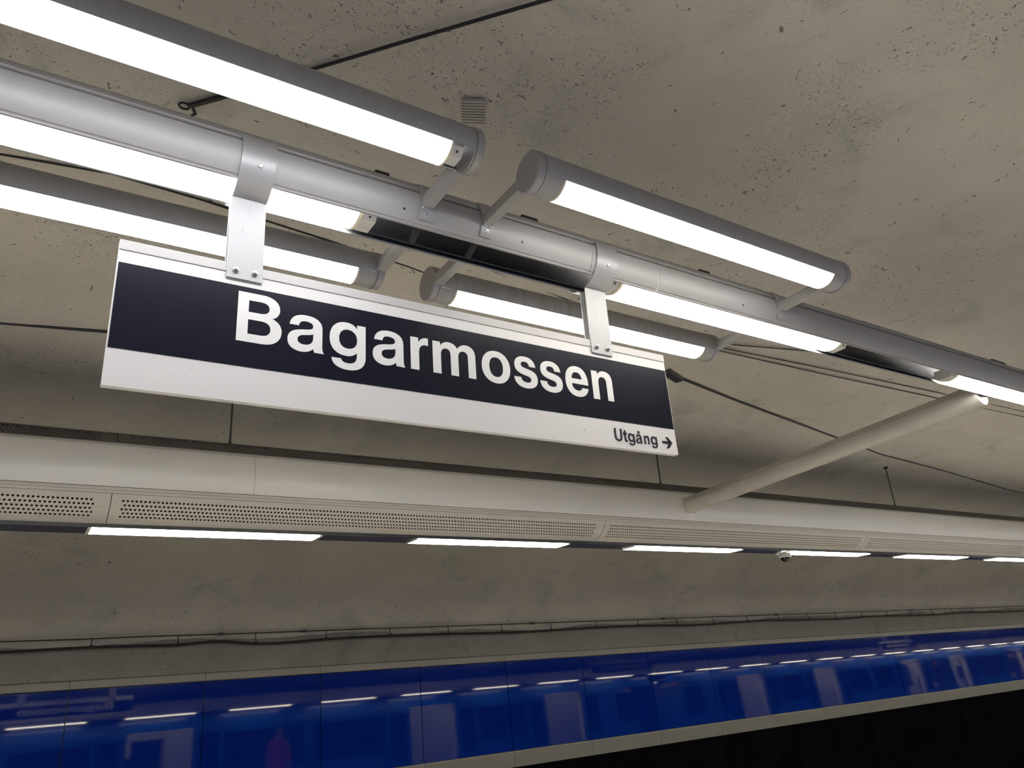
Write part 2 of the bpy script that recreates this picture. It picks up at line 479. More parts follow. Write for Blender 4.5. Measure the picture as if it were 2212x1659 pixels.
for k in range(-2, 19):
    x0 = 1.935 + 2.59 * k
    lab = {-1: 'bright lamp in the rail crossed by the left sign hanger', 0: 'bright lamp in the rail to the right of the right sign hanger',
           1: 'lamp in the rail at the right edge above the slanting strut'}.get(k, 'lamp in the rail farther along the platform, out of direct view')
    m = 'lampcool' if k < 0 else 'lampwarm'
    if m in lampsrc and k > 1: copy_tree(lampsrc[m][0], (x0 - lampsrc[m][1], 0, 0), lab)
    else:
        t = rail_lamp(x0, x0 + 1.475, m, lab)
        lampsrc[m] = (t, x0)

# ================================================================ outer tube lights on arms
RO, DY = 0.0712, 0.405
def tube_light(x0, x1, side, mat, label, open_right=False, arms=('l', 'r'), dusty=False):
    cy = YC + side * DY
    t = thing('tube_light', ((x0 + x1) / 2, cy, ZT - RO), label, 'light fixture', 'tube lights held out from the rail on arms')
    hm = 'dusty' if dusty else 'rail'
    a = arc(cy, ZT, RO, -32, 212, 40)
    obj('housing', MB().band(a, arc(cy, ZT, RO - 0.004, -32, 212, 40), x0 + 0.032, x1 - 0.032), hm, t)
    obj('reflector', MB().band(arc(cy, ZT, RO - 0.006, -32, 212, 24), arc(cy, ZT, RO - 0.008, -32, 212, 24), x0 + 0.034, x1 - 0.034), 'tray', t)
    for xe, d in ((x0, 1), (x1, -1)):
        c = obj('end_cap', MB().lathe((xe, cy, ZT), (d, 0, 0), [(RO - 0.003, 0), (RO + 0.002, 0.004), (RO + 0.002, 0.027), (RO - 0.002, 0.0275), (RO - 0.002, 0.0295), (RO + 0.0015, 0.030), (RO + 0.0015, 0.034)], 40), 'cap', t)
    la, lb = x0 + 0.105, x1 - 0.105
    df = arc(cy, ZT, RO - 0.002, -34, -146, 18)
    obj('diffuser', MB().band(df, [(y + (cy - y) * 0.06, z + 0.005) for y, z in df], la + 0.006, lb - 0.006), mat, t)
    for xe, d, end in ((la, 1, 'l'), (lb, -1, 'r')):
        obj('end_ring', MB().band(arc(cy, ZT, RO - 0.001, -32, -148, 16), arc(cy, ZT, RO - 0.02, -32, -148, 16), min(xe, xe + 0.007 * d), max(xe, xe + 0.007 * d)), 'ring', t)
        if end == 'r' and open_right:
            h = obj('lamp_holder', MB().prism([(cy - 0.046, ZT), (cy - 0.044, ZT - 0.034), (cy - 0.022, ZT - 0.058), (cy + 0.022, ZT - 0.058), (cy + 0.044, ZT - 0.034), (cy + 0.046, ZT)], lb + 0.001, lb + 0.042), 'holder', t, smooth=False)
            obj('screw', MB().lathe((lb + 0.022, cy - 0.033, ZT - 0.047), (0, -0.74, -0.67), [(0.004, -0.002), (0.004, 0.0015)], 8), 'wire', h)
        else:
            obj('end_cover', MB().band(arc(cy, ZT, RO - 0.0005, -32.5, -147.5, 18), arc(cy, ZT, RO - 0.005, -32.5, -147.5, 18), min(xe - 0.001 * d, xe - 0.072 * d), max(xe - 0.001 * d, xe - 0.072 * d)), hm, t)
    for end in arms:
        xa = (x0 + 0.02) if end == 'l' else (x1 - 0.02)
        # square arm
        y0 = YC + side * (RT + 0.004); y1 = cy - side * (RO - 0.012)
        ar = obj('arm', MB().box(xa - 0.019, xa + 0.019, min(y0, y1), max(y0, y1), ZT - 0.032, ZT + 0.008), 'cap', t, smooth=False)
        # curved clamp plate on the rail
        if side < 0: ao, ai = arc(YC, ZT, RT + 0.0065, -36, 38, 14), arc(YC, ZT, RT + 0.0018, -36, 38, 14)
        else: ao, ai = arc(YC, ZT, RT + 0.0065, 142, 216, 14), arc(YC, ZT, RT + 0.0018, 142, 216, 14)
        cl = obj('clamp_plate', MB().band(ao, ai, xa - 0.024, xa + 0.024), 'cap', t)
        an = math.radians(-26); dv = Vector((0, side * math.cos(an), math.sin(an)))
        pc = Vector((xa, YC, ZT)) + dv * (RT + 0.004)
        obj('bolt', MB().lathe(pc, dv, [(0.0085, 0), (0.0085, 0.002), (0.0065, 0.004), (0.0035, 0.0042), (0.003, 0.002)], 12), 'steel', cl)
        # weld bead round the foot of the arm
        wz = ZT - 0.034; wy = YC + side * math.sqrt(RT * RT - 0.034 ** 2) + side * 0.007
        obj('weld', MB().tube([(xa - 0.021 + 0.042 * i / 10, wy + random.uniform(-.0015, .0015), wz + random.uniform(-.0015, .0015)) for i in range(11)], [0.004 + random.uniform(0, .0015) for _ in range(11)], 6), 'steel', t)
    return t
lights = [
    tube_light(-0.60, 1.045, -1, 'lampcool', 'upper left tube light with an open end showing its lamp holder', True),
    tube_light(1.245, 2.895, -1, 'lampwarm', 'upper right tube light on the near side of the rail'),
    tube_light(-0.60, 1.075, 1, 'lampcool', 'lower left tube light behind the left end of the sign'),
    tube_light(1.285, 2.955, 1, 'lampwarm', 'lower right tube light with dusty housing above the sign', dusty=True)]
for k in range(-1, 6):
    if k == 0: continue
    for t in lights: copy_tree(t, (7.77 * k, 0, 0), 'tube light farther along the platform, out of direct view')

# ================================================================ station sign
GL = {
 'B': ['M0 0 L0 158 L70 158 C103 158 122 142 122 117 C122 102 113 90 100 86 C118 80 129 66 129 47 C129 18 108 0 74 0 Z',
       'M31 134 L31 96 L66 96 C82 96 91 103 91 115 C91 128 82 134 66 134 Z', 'M31 72 L31 26 L68 26 C86 26 96 34 96 49 C96 64 86 72 68 72 Z'],
 'a': ['M5 82 C7 106 25 119 54 119 C86 119 106 106 106 80 L106 24 C106 12 108 4 112 0 L82 0 C80 4 79 8 79 12 C70 2 57 -3 43 -3 C17 -3 0 10 0 33 C0 57 16 66 45 70 L58 72 C72 74 77 78 77 86 C77 94 68 99 54 99 C41 99 35 94 33 82 Z',
       'M78 60 L78 47 C78 31 67 21 51 21 C38 21 30 26 30 36 C30 46 37 51 50 53 C62 55 71 56 78 60 Z'],
 'g': ['M117 117 L117 10 C117 -22 97 -39 60 -39 C28 -39 8 -26 7 -4 L37 -4 C39 -13 47 -17 60 -17 C78 -17 88 -8 88 10 L88 22 C80 12 68 7 54 7 C20 7 0 28 0 63 C0 98 20 121 52 121 C69 121 81 115 89 103 L89 117 Z',
       'M59 97 C77 97 89 84 89 64 C89 44 77 32 59 32 C41 32 30 44 30 64 C30 84 41 97 59 97 Z'],
 'r': ['M0 0 L0 115 L28 115 L28 98 C34 111 46 118 58 118 L64 117.5 L64 91 C42 95 30 85 30 62 L30 0 Z'],
 'm': ['M0 0 L0 115 L28 115 L28 102 C35 112 46 119 60 119 C75 119 87 112 93 100 C101 112 113 119 127 119 C150 119 163 104 163 80 L163 0 L134 0 L134 74 C134 87 128 94 117 94 C104 94 96 85 96 69 L96 0 L67 0 L67 74 C67 87 61 94 50 94 C38 94 30 85 30 69 L30 0 Z'],
 'o': ['M58 119 C92 119 116 95 116 58 C116 21 92 -3 58 -3 C24 -3 0 21 0 58 C0 95 24 119 58 119 Z', 'M58 95 C40 95 30 81 30 58 C30 35 40 21 58 21 C76 21 86 35 86 58 C86 81 76 95 58 95 Z'],
 's': ['M94 82 C92 106 75 119 48 119 C20 119 4 105 4 83 C4 63 17 53 41 48 L55 45 C67 42 72 39 72 32 C72 23 64 19 52 19 C38 19 30 25 29 37 L0 37 C1 12 20 -3 51 -3 C82 -3 100 11 100 35 C100 57 87 66 62 71 L46 74.5 C35 77 31 80 31 87 C31 95 38 99 48 99 C59 99 65 94 67 82 Z'],
 'e': ['M28 48 L106 48 L106 55 C106 96 85 119 54 119 C21 119 0 95 0 58 C0 20 21 -3 54 -3 C81 -3 99 10 105 34 L76 34 C72 25 65 21 55 21 C39 21 29 31 28 48 Z', 'M29 68 C31 86 40 95 54 95 C68 95 76 86 77 68 Z'],
 'n': ['M0 0 L0 115 L28 115 L28 101 C36 113 47 119 61 119 C86 119 99 104 99 78 L99 0 L70 0 L70 72 C70 87 63 94 52 94 C38 94 30 85 30 68 L30 0 Z'],
 'U': ['M0 49 L0 18 C0 6 7 -1 18 -1 C29 -1 36 6 36 18 L36 49 L28.5 49 L28.5 18 C28.5 10 25 6 18 6 C11 6 7.5 10 7.5 18 L7.5 49 Z'],
 't': ['M6 46 L13 46 L13 36 L19 36 L19 30 L13 30 L13 10 C13 7 15 6 19 6.5 L19 0 C10 -1.5 6 1.5 6 8 L6 30 L0 30 L0 36 L6 36 Z'],
 'ring': ['M6 12 C9.5 12 12 9.5 12 6 C12 2.5 9.5 0 6 0 C2.5 0 0 2.5 0 6 C0 9.5 2.5 12 6 12 Z', 'M6 9.3 C8 9.3 9.3 8 9.3 6 C9.3 4 8 2.7 6 2.7 C4 2.7 2.7 4 2.7 6 C2.7 8 4 9.3 6 9.3 Z'],
 'arrow': ['M0 20 L0 28 L34 28 L20 46 L32 46 L53 24 L32 0 L19 0 L34 20 Z'],
 'arrowleft': ['M53 20 L53 28 L19 28 L33 46 L21 46 L0 24 L21 0 L34 0 L19 20 Z'],
}
def path_pts(d):
    tk = d.replace('Z', '').split(); pts = []; i = 0; cur = (0, 0)
    def num(j): return float(tk[j].lstrip('MLC'))
    while i < len(tk):
        c = tk[i][0]
        if c in 'ML': cur = (num(i), num(i + 1)); pts.append(cur); i += 2
        elif c == 'C':
            p = [cur] + [(num(i + 2 * k), num(i + 2 * k + 1)) for k in range(3)]
            for s in range(1, 9):
                t = s / 8; u = 1 - t
                pts.append(tuple(u ** 3 * p[0][q] + 3 * u * u * t * p[1][q] + 3 * u * t * t * p[2][q] + t ** 3 * p[3][q] for q in (0, 1)))
            cur = p[3]; i += 6
    return pts
gcache = {}
def glyph_mesh(ch, sx, sy, thin, depth=0.0008):
    key = (ch, sx, sy, thin)
    if key in gcache: return gcache[key]
    cu = bpy.data.curves.new('glyph', 'CURVE'); cu.dimensions = '2D'; cu.fill_mode = 'BOTH'; cu.extrude = depth; cu.offset = thin
    for d in GL[ch]:
        p = path_pts(d)
        if math.dist(p[0], p[-1]) < 1e-6: p = p[:-1]
        sp = cu.splines.new('POLY'); sp.points.add(len(p) - 1); sp.use_cyclic_u = True
        for q, (a, b) in zip(sp.points, p): q.co = (a * sx / 1000, b * sy / 1000, 0, 1)
    o = bpy.data.objects.new('glyph', cu); col.objects.link(o)
    dg = bpy.context.evaluated_depsgraph_get()
    me = bpy.data.meshes.new_from_object(o.evaluated_get(dg))
    me.transform(Matrix.Rotation(PI / 2, 4, 'X'))
    bpy.data.objects.remove(o); bpy.data.curves.remove(cu)
    gcache[key] = me
    return me
def put_glyph(ch, x, y, z, mat, parent, sx=1.0, sy=None, thin=0.0, back=False, nm='letter'):
    me = glyph_mesh(ch, sx, sy or sx, thin)
    if not me.materials: me.materials.append(M[mat])
    o = bpy.data.objects.new(nm, me); col.objects.link(o); o.parent = parent
    pw = wloc(parent); o.location = (x - pw.x, y - pw.y, z + EYE - pw.z)
    if back: o.rotation_euler = (0, 0, PI)
    return o
SX0, SX1, SZ0, SZ1 = 0.130, 2.154, 0.7615, 1.188
FY = 2.040
def station_sign(label):
    s = thing('station_sign', ((SX0 + SX1) / 2, YC, SZ0), label, 'sign', 'station name signs under the rail')
    obj('board', MB().box(SX0, SX1, FY, 2 * YC - FY, SZ0, SZ1), 'white', s, smooth=False)
    for back in (False, True):
        f = (lambda y: 2 * YC - y) if back else (lambda y: y)
        def plate(nm, x0, x1, z0, z1, th, mat):
            ya, yb_ = f(FY - th), f(FY + 0.001)
            return obj(nm, MB().box(x0, x1, min(ya, yb_), max(ya, yb_), z0, z1), mat, s, smooth=False)
        plate('top_lip', SX0, SX1, 1.1595, SZ1 + 0.001, 0.003, 'lip')
        plate('bottom_lip', SX0, SX1, SZ0 - 0.001, 0.791, 0.0012, 'white')
        plate('name_band', SX0 + 0.003, SX1 - 0.003, 0.8665, 1.1195, 0.0012, 'navy')
        yl = f(FY - 0.0016)
        X = (lambda v: SX0 + SX1 - v) if back else (lambda v: v)
        for ch, x in zip('Bagarmossen', (450, 597, 726, 867, 999, 1080, 1268, 1400, 1512, 1627, 1754)):
            put_glyph(ch, X(x / 1000), yl, 0.944, 'letter', s, back=back)
        yi = f(FY - 0.0022)
        if not back:
            put_glyph('U', 1.834, yi, 0.788, 'ink', s); put_glyph('t', 1.876, yi, 0.788, 'ink', s)
            for ch, x, sx in (('g', 1.899, 0.29), ('a', 1.938, 0.29), ('n', 1.980, 0.28), ('g', 2.015, 0.29)):
                put_glyph(ch, x, yi, 0.788, 'ink', s, sx, 0.305, -0.0007)
            put_glyph('ring', 1.950, yi, 0.8265, 'ink', s); put_glyph('arrow', 2.076, yi, 0.783, 'ink', s, nm='arrow')
        else:
            # seen from the other side the exit lies to the left
            put_glyph('arrowleft', 2.130, yi, 0.783, 'ink', s, back=True, nm='arrow')
            put_glyph('U', 2.050, yi, 0.788, 'ink', s, back=True); put_glyph('t', 2.008, yi, 0.788, 'ink', s, back=True)
            for ch, x, sx in (('g', 1.985, 0.29), ('a', 1.946, 0.29), ('n', 1.904, 0.28), ('g', 1.869, 0.29)):
                put_glyph(ch, x, yi, 0.788, 'ink', s, sx, 0.305, -0.0007, back=True)
            put_glyph('ring', 1.934, yi, 0.8265, 'ink', s, back=True)
    return s
def sign_hanger(x0, x1, label, zb=1.139):
    h = thing('sign_hanger', ((x0 + x1) / 2, YC, zb), label, 'bracket', 'metal straps holding the sign')
    ts = 0.004
    for side in (-1, 1):
        # a strap follows the rail flank, comes in underneath, then drops straight to the sign
        a = arc(YC, ZT, RT + 0.0025, 21, -78, 26)
        b = arc(YC, ZT, RT + 0.0025 + ts, 21, -80.5, 26)
        yf = FY - 0.0032
        inner = a + [(yf, ZT - RT - 0.010), (yf, zb)]
        outer = b + [(yf - ts, ZT - RT - 0.013), (yf - ts, zb)]
        if side > 0: inner = [(2 * YC - y, z) for y, z in inner]; outer = [(2 * YC - y, z) for y, z in outer]
        st = obj('strap', MB().band(outer, inner, x0, x1), 'strap', h, angle=30)
        an = math.radians(-24); dv = Vector((0, side * math.cos(an), math.sin(an)))
        obj('screw', MB().lathe(Vector(((x0 + x1) / 2 + 0.006, YC, ZT)) + dv * (RT + 0.006), dv, [(0.0075, 0), (0.0075, 0.002), (0.0055, 0.0035), (0.003, 0.0036), (0.0026, 0.0018)], 12), 'steel', st)
        for q in (0.25, 0.78):
            obj('bolt', MB().lathe((x0 + (x1 - x0) * q, YC + side * (YC - yf + ts), zb + 0.026), (0, side, 0), [(0.0085, 0), (0.0085, 0.006), (0.0055, 0.0065), (0.0052, 0.012), (0.004, 0.013)], 6), 'steel', st)
    return h
sign = station_sign('Bagarmossen station name sign, white board with dark blue band')
ha = sign_hanger(0.411, 0.514, 'wide metal strap hanging the left part of the sign')
hb = sign_hanger(1.768, 1.872, 'metal strap hanging the right part of the sign', 1.135)
for k in (1, 2):
    copy_tree(sign, (12.35 * k, 0, 0), 'station name sign farther along, seen only as a white strip reflected in blue panels')
    for h in (ha, hb): copy_tree(h, (12.35 * k, 0, 0), 'strap of a sign farther along the platform, out of direct view')

# ================================================================ perforated ducts over the platform edges
DYC, DZC, DR = 5.04, 1.267, 0.295
def perf_panel(length, rows, a_lo, a_hi, r, pitch=0.0234, hole=0.0073, margin=0.05):
    """curved sheet with real round holes; local x from 0 to length"""
    mb = MB(); NG = 8
    da = 5.35
    lo, hi = min(rows) - da / 2, max(rows) + da / 2
    def P(x, a):
        q = math.radians(a); return (x, DYC - r * math.cos(q), DZC + r * math.sin(q))
    def quad(x0, x1, a0, a1, n=1):
        for i in range(n):
            b0 = a0 + (a1 - a0) * i / n; b1 = a0 + (a1 - a0) * (i + 1) / n
            mb.add([P(x0, b0), P(x1, b0), P(x1, b1), P(x0, b1)], [(0, 1, 2, 3)])
    quad(0, length, a_lo, lo, 6); quad(0, length, hi, a_hi, 6)
    n = int((length - 2 * margin) / pitch) - 1
    degper = math.degrees(1 / r)
    for k, a in enumerate(sorted(rows)):
        sh = margin + (pitch / 2 if k % 2 else 0)
        quad(0, sh, a - da / 2, a + da / 2); quad(sh + n * pitch, length, a - da / 2, a + da / 2)
        for i in range(n):
            cx = sh + (i + 0.5) * pitch; hx, ha_ = pitch / 2, da / 2
            outer = [(hx, 0), (hx, ha_), (0, ha_), (-hx, ha_), (-hx, 0), (-hx, -ha_), (0, -ha_), (hx, -ha_)]
            vs = [P(cx + u, a + v) for u, v in outer] + [P(cx + hole * math.cos(PI / 4 * j), a + hole * degper * math.sin(PI / 4 * j)) for j in range(8)]
            mb.add(vs, [(j, (j + 1) % 8, 8 + (j + 1) % 8, 8 + j) for j in range(8)])
    return mb
PD, PD0 = 3.65, 0.435
LOW_ROWS = [-35.4 - 5.35 * k for k in range(5)]; UP_ROWS = [40 + 5.35 * k for k in range(6)]
def mirror_mb(mb, on):
    if on: mb.v = [(x, 2 * YC - y, z) for x, y, z in mb.v]
    return mb
strip_src = {}
for far in (True, False):
    mir = not far
    cy = DYC if far else 2 * YC - DYC
    d = thing('perforated_duct', (0, cy, DZC - DR), 'long round cable duct with perforated panels above the far platform edge' if far else
              'matching cable duct above the platform edge behind the viewer, out of direct view', 'duct')
    X0, X1 = XA + 0.1, 47.0
    obj('core', mirror_mb(MB().prism(arc(DYC, DZC, DR - 0.016, 0, 360, 48)[:-1], X0, X1), mir), 'ductdark', d)
    # smooth front cover in lengths
    cc = [X0, -2.66, 1.22, 5.02, 8.88, 12.74, 16.6, 24.3, 32.0, 39.7, X1]
    for a, b in zip(cc, cc[1:]):
        obj('cover', mirror_mb(MB().band(arc(DYC, DZC, DR, -19.5, 31, 20), arc(DYC, DZC, DR - 0.004, -19.5, 31, 20), a + 0.001, b - 0.001), mir), 'ductcover', d)
    # moulded rails above and below the cover
    def rail_strip(nm, prof):
        out = arc(DYC, DZC, DR, prof[0][0], prof[-1][0], 1)
        o_, i_ = [], []
        for a, r in prof:
            q = math.radians(a); o_.append((DYC - r * math.cos(q), DZC + r * math.sin(q))); i_.append((DYC - (DR - 0.012) * math.cos(q), DZC + (DR - 0.012) * math.sin(q)))
        obj(nm, mirror_mb(MB().band(o_, i_, X0, X1), mir), 'duct', d, angle=20)
    rail_strip('lower_rail', [(-27.2, DR - 0.004), (-26.8, DR + 0.002), (-24.2, DR + 0.003), (-23.8, DR - 0.001), (-23.2, DR - 0.001), (-22.8, DR + 0.003), (-20.2, DR + 0.002), (-19.8, DR - 0.004)])
    rail_strip('upper_rail', [(31.3, DR - 0.004), (31.6, DR + 0.003), (33.0, DR + 0.004), (33.3, DR), (33.8, DR), (34.1, DR + 0.003), (35.3, DR + 0.002), (35.6, DR - 0.004)])
    rail_strip('bottom_rail', [(-82, DR - 0.004), (-81.5, DR + 0.003), (-78, DR + 0.005), (-77.5, DR), (-76.5, DR), (-76, DR + 0.003), (-73.6, DR + 0.002), (-73.2, DR - 0.004)])
    lowmb = mirror_mb(perf_panel(PD - 0.004, LOW_ROWS, -73, -27.4, DR - 0.001), mir)
    upmb = mirror_mb(perf_panel(PD - 0.004, UP_ROWS, 35.8, 80, DR - 0.001), mir)
    bkmb = mirror_mb(MB().band(arc(DYC, DZC, DR - 0.001, 80, 278, 30), arc(DYC, DZC, DR - 0.006, 80, 278, 30), 0, PD - 0.004), mir)
    srcs = [None, None, None]
    for k in range(-3, 13):
        for q, (nm, m_) in enumerate((('perforated_panel', lowmb), ('upper_perforated_panel', upmb), ('back_panel', bkmb))):
            if srcs[q] is None:
                srcs[q] = obj(nm, m_, 'ducttop' if q else 'duct', d, smooth=True, angle=60)
                srcs[q].location.x += PD0 + k * PD; b0 = k
            else:
                o = srcs[q].copy(); col.objects.link(o); o.parent = d; o.location = srcs[q].location + Vector(((k - b0) * PD, 0, 0))
    # lamp channel underneath
    zb = DZC - DR
    ch = [(DYC - 0.098, zb + 0.018), (DYC - 0.096, zb - 0.005), (DYC + 0.096, zb - 0.005), (DYC + 0.098, zb + 0.018)]
    obj('lamp_channel', mirror_mb(MB().prism(ch, X0, X1), mir), 'channel', d, angle=20)
    # strip lamps
    first = None
    for k in range(-4, 22):
        xa = 0.345 + 2.085 * k
        if far:
            lab = {0: 'warm strip lamp under the duct nearest the left edge', 1: 'warm strip lamp under the duct below the middle of the sign',
                   2: 'warm strip lamp under the duct just left of the dome camera', 3: 'warm strip lamp under the duct just right of the dome camera',
                   4: 'warm strip lamp second to the right of the dome camera', 5: 'warm strip lamp under the duct cut by the right edge'}.get(k, 'strip lamp under the far duct, outside the view')
        else: lab = 'strip lamp behind the viewer, a bright streak mirrored in the blue panels'
        if first is None:
            t = thing('strip_lamp', (xa + 0.7, cy, zb - 0.05), lab, 'lamp', 'strip lamps under the duct')
            lens = [(DYC - 0.090, zb - 0.005), (DYC - 0.086, zb - 0.011), (DYC + 0.086, zb - 0.011), (DYC + 0.090, zb - 0.005)]
            obj('lens', mirror_mb(MB().prism(lens, xa + 0.02, xa + 1.375), mir), 'ductlamp', t, angle=20)
            for e in (xa, xa + 1.377):
                obj('end_piece', mirror_mb(MB().prism([(y + (y - DYC) * 0.03, z - 0.001) for y, z in lens], e, e + 0.018), mir), 'holder', t, angle=20)
            first = (t, xa)
        else: copy_tree(first[0], (xa - first[1], 0, 0), lab)

# dome camera between two strip lamps
dc = thing('dome_camera', (6.60, DYC - 0.02, 0.87), 'white dome camera with dark eye hanging under the duct between strip lamps', 'camera')
obj('base', MB().lathe((6.60, DYC - 0.02, 0.956), (0, 0, -1), [(0.05, 0), (0.062, 0.005), (0.064, 0.035), (0.058, 0.045)], 24), 'holder', dc)
obj('dome', MB().lathe((6.60, DYC - 0.02, 0.913), (0, 0, -1), [(0.046 * math.cos(t), 0.046 * math.sin(t)) for t in [PI / 2 * i / 8 for i in range(9)]][:-1] + [(0.004, 0.046)], 24), 'dome', dc)

# hanger rods for the duct
for k, xr in enumerate((1.12, 5.03, 8.88, 12.75)):
    top = vault_at(xr, DYC, -0.02)
    r_ = thing('hanger_rod', (xr, DYC, DZC + DR - 0.01), ['thin dark hanger rod below the left end of the lettering', 'thin dark hanger rod below the right end of the sign',
               'thin dark hanger rod right of the slanting strut', 'thin hanger rod past the right edge of view'][k], 'rod', 'rods holding the duct')
    obj('rod', MB().tube([(xr, DYC, DZC + DR - 0.01), top], 0.0065, 8), 'wire', r_)
    obj('foot', MB().lathe((xr, DYC, DZC + DR - 0.012), (0, 0, 1), [(0.016, 0), (0.016, 0.02), (0.009, 0.035)], 10), 'wire', r_)
    obj('ceiling_plate', MB().lathe((xr, DYC, top[2] - 0.045), (0, 0, 1), [(0.012, 0), (0.028, 0.012), (0.028, 0.05)], 10), 'black', r_)

# slanting round strut between rail and duct
st = thing('cross_strut', (5.05, 3.4, 1.30), 'thick grey round strut slanting from the rail to the perforated duct', 'strut')
pa, pb = Vector((5.05, YC + 0.075, 1.4535)), Vector((5.05, DYC - DR + 0.015, 1.305))
SR = 0.0735
mbs = MB(); n = 40
dirv = (pb - pa).normalized(); up = Vector((1, 0, 0)).cross(dirv).normalized(); sd = Vector((1, 0, 0))
ringA, ringB = [], []
for k in range(n):
    t = 2 * PI * k / n; off = sd * math.cos(t) * SR + up * math.sin(t) * SR
    # fish-mouth cuts on both round members
    p = pa + off; 
    dz = p.z - ZT; yy = YC + math.sqrt(max(0.0, (RT + 0.002) ** 2 - dz * dz)) if abs(dz) < RT else YC + 0.02
    ringA.append(p + dirv * max(0, (yy - p.y) / dirv.y))
    q = pb + off; dz = q.z - DZC; yy = DYC - math.sqrt(max(0, (DR + 0.001) ** 2 - dz * dz))
    ringB.append(q + dirv * ((yy - q.y) / dirv.y))
mbs.add(ringA + ringB, [(k, (k + 1) % n, n + (k + 1) % n, n + k) for k in range(n)])
tube = obj('tube', mbs, 'duct', st)
mbp = MB(); mbp.add(ringA + [sum(ringA, Vector()) / n - dirv * 0.004], [(k, (k + 1) % n, n) for k in range(n)])
obj('end_shade', mbp, 'dark', st, smooth=False)  # dark sheet added over the open end, so the lit hollow reads as shade
ga = pa + (up * 0.35 - sd * 0.94).normalized() * SR; gb = pb + (up * 0.35 - sd * 0.94).normalized() * SR
obj('seam_bead', MB().tube([ga + dirv * 0.06, gb - dirv * 0.06], 0.0016, 6), 'ledge', st)
obj('collar', MB().band(arc(DYC, DZC, DR + 0.006, -6, 22, 10), arc(DYC, DZC, DR + 0.0005, -6, 22, 10), 4.985, 5.115), 'duct', st)

# ================================================================ ceiling wires, vent, hook
def ceil_cable(name, pts, r, mat, label, off=0.03, step=0.25, cat='cable'):
    P = []
    for (xa, ya), (xb, yb_) in zip(pts, pts[1:]):
        n = max(1, int(math.hypot(xb - xa, yb_ - ya) / step))
        for i in range(n): P.append(vault_mid(xa + (xb - xa) * i / n, ya + (yb_ - ya) * i / n, off))
    P.append(vault_mid(*pts[-1], off))
    o = obj(name, MB().tube(P, r, 6), mat, base=P[len(P) // 2])
    return tag(o, label, cat)
ceil_cable('ceiling_cable', [(1.63, 1.17), (1.182, 1.692), (0.731, 2.215), (0.442, 2.549)], 0.0075, 'black', 'dark cable crossing the ceiling above the upper left light')
ceil_cable('ceiling_cable', [(-2.0, 5.05), (-0.152, 4.755), (0.29, 4.684), (2.2, 4.35), (4.14, 3.93)], 0.011, 'black', 'dark cable on the ceiling left of the sign')
bx = vault_mid(4.26, 3.96, 0.004)
jb = thing('junction_box', (bx[0], bx[1], bx[2] - 0.05), 'small dark junction box on the ceiling at the right end of the sign', 'box')
mbx = MB(); ang = math.atan2(0.113, 0.267)
def rbox(mb, cx, cyy, cz, lx, ly, lz):
    c, s = math.cos(ang), math.sin(ang)
    vs = []
    for x in (-lx, lx):
        for y in (-ly, ly):
            for z in (-lz, lz): vs.append((cx + x * c - y * s, cyy + x * s + y * c, cz + z))
    return mb.add(vs, [(0, 1, 3, 2), (4, 6, 7, 5), (0, 4, 5, 1), (2, 3, 7, 6), (0, 2, 6, 4), (1, 5, 7, 3)])
obj('body', rbox(mbx, bx[0], bx[1], bx[2] - 0.022, 0.125, 0.035, 0.028), 'tray', jb, smooth=False)
obj('cover', rbox(MB(), bx[0], bx[1], bx[2] - 0.053, 0.115, 0.028, 0.003), 'dark', jb, smooth=False)
obj('gland', MB().tube([(bx[0] + 0.11, bx[1] + 0.047, bx[2] - 0.025), (bx[0] + 0.155, bx[1] + 0.066, bx[2] - 0.022)], 0.014, 8), 'black', jb)
ceil_cable('ceiling_cable', [(4.40, 3.99), (5.31, 4.18), (7.335, 4.554), (8.29, 4.73), (10.15, 4.93), (12.207, 5.192), (16, 5.45)], 0.0105, 'black', 'dark cable running right from the junction box behind the strut')
ceil_cable('ceiling_cable', [(-1.5, 3.46), (-0.209, 3.269), (0.135, 3.219), (0.509, 3.243), (1.647, 3.375), (1.78, 3.40)], 0.0048, 'black', 'thin dark cable on the ceiling above the lower left light')
ceil_cable('ceiling_wire', [(1.98, 3.20), (2.24, 3.24), (2.88, 3.345), (4.26, 3.493), (5.69, 3.479), (7.47, 3.438), (12, 3.36), (20, 3.3)], 0.0045, 'wire', 'lower of two thin wires on the ceiling above the strut', cat='wire')
ceil_cable('ceiling_wire', [(4.0, 3.46), (5.58, 3.40), (7.50, 3.341), (12, 3.26), (20, 3.2)], 0.0045, 'wire', 'upper of two thin wires on the ceiling above the strut', cat='wire')
ceil_cable('ceiling_wire', [(4.22, 3.40), (5.0, 3.225), (6.0, 3.07)], 0.0045, 'wire', 'short thin wire leaving the lower right light towards the rail', cat='wire')
# hook and rod at the end of the upper cable
ha_, hb_ = vault_mid(0.442, 2.549, 0.03), vault_mid(0.345, 2.645, 0.035)
hk = thing('ceiling_hook', ha_, 'black rod and hook on the ceiling left of the upper light', 'hook')
obj('rod', MB().tube([vault_mid(0.53, 2.45, 0.03), ha_, hb_], [0.009, 0.011, 0.011], 8), 'black', hk)
lp = []
for i in range(17):
    t = 2 * PI * i / 16; lp.append((hb_[0] - 0.014 + 0.02 * math.cos(t), hb_[1] + 0.012 + 0.018 * math.sin(t), hb_[2] + 0.004))
obj('ring', MB().tube(lp, 0.0045, 6), 'black', hk)
obj('shackle', MB().tube([(hb_[0] + .01, hb_[1] - .012, hb_[2]), (hb_[0] + .03, hb_[1] + .02, hb_[2] - .012), (hb_[0] + .022, hb_[1] + .045, hb_[2] - .004)], 0.0065, 8), 'black', hk)

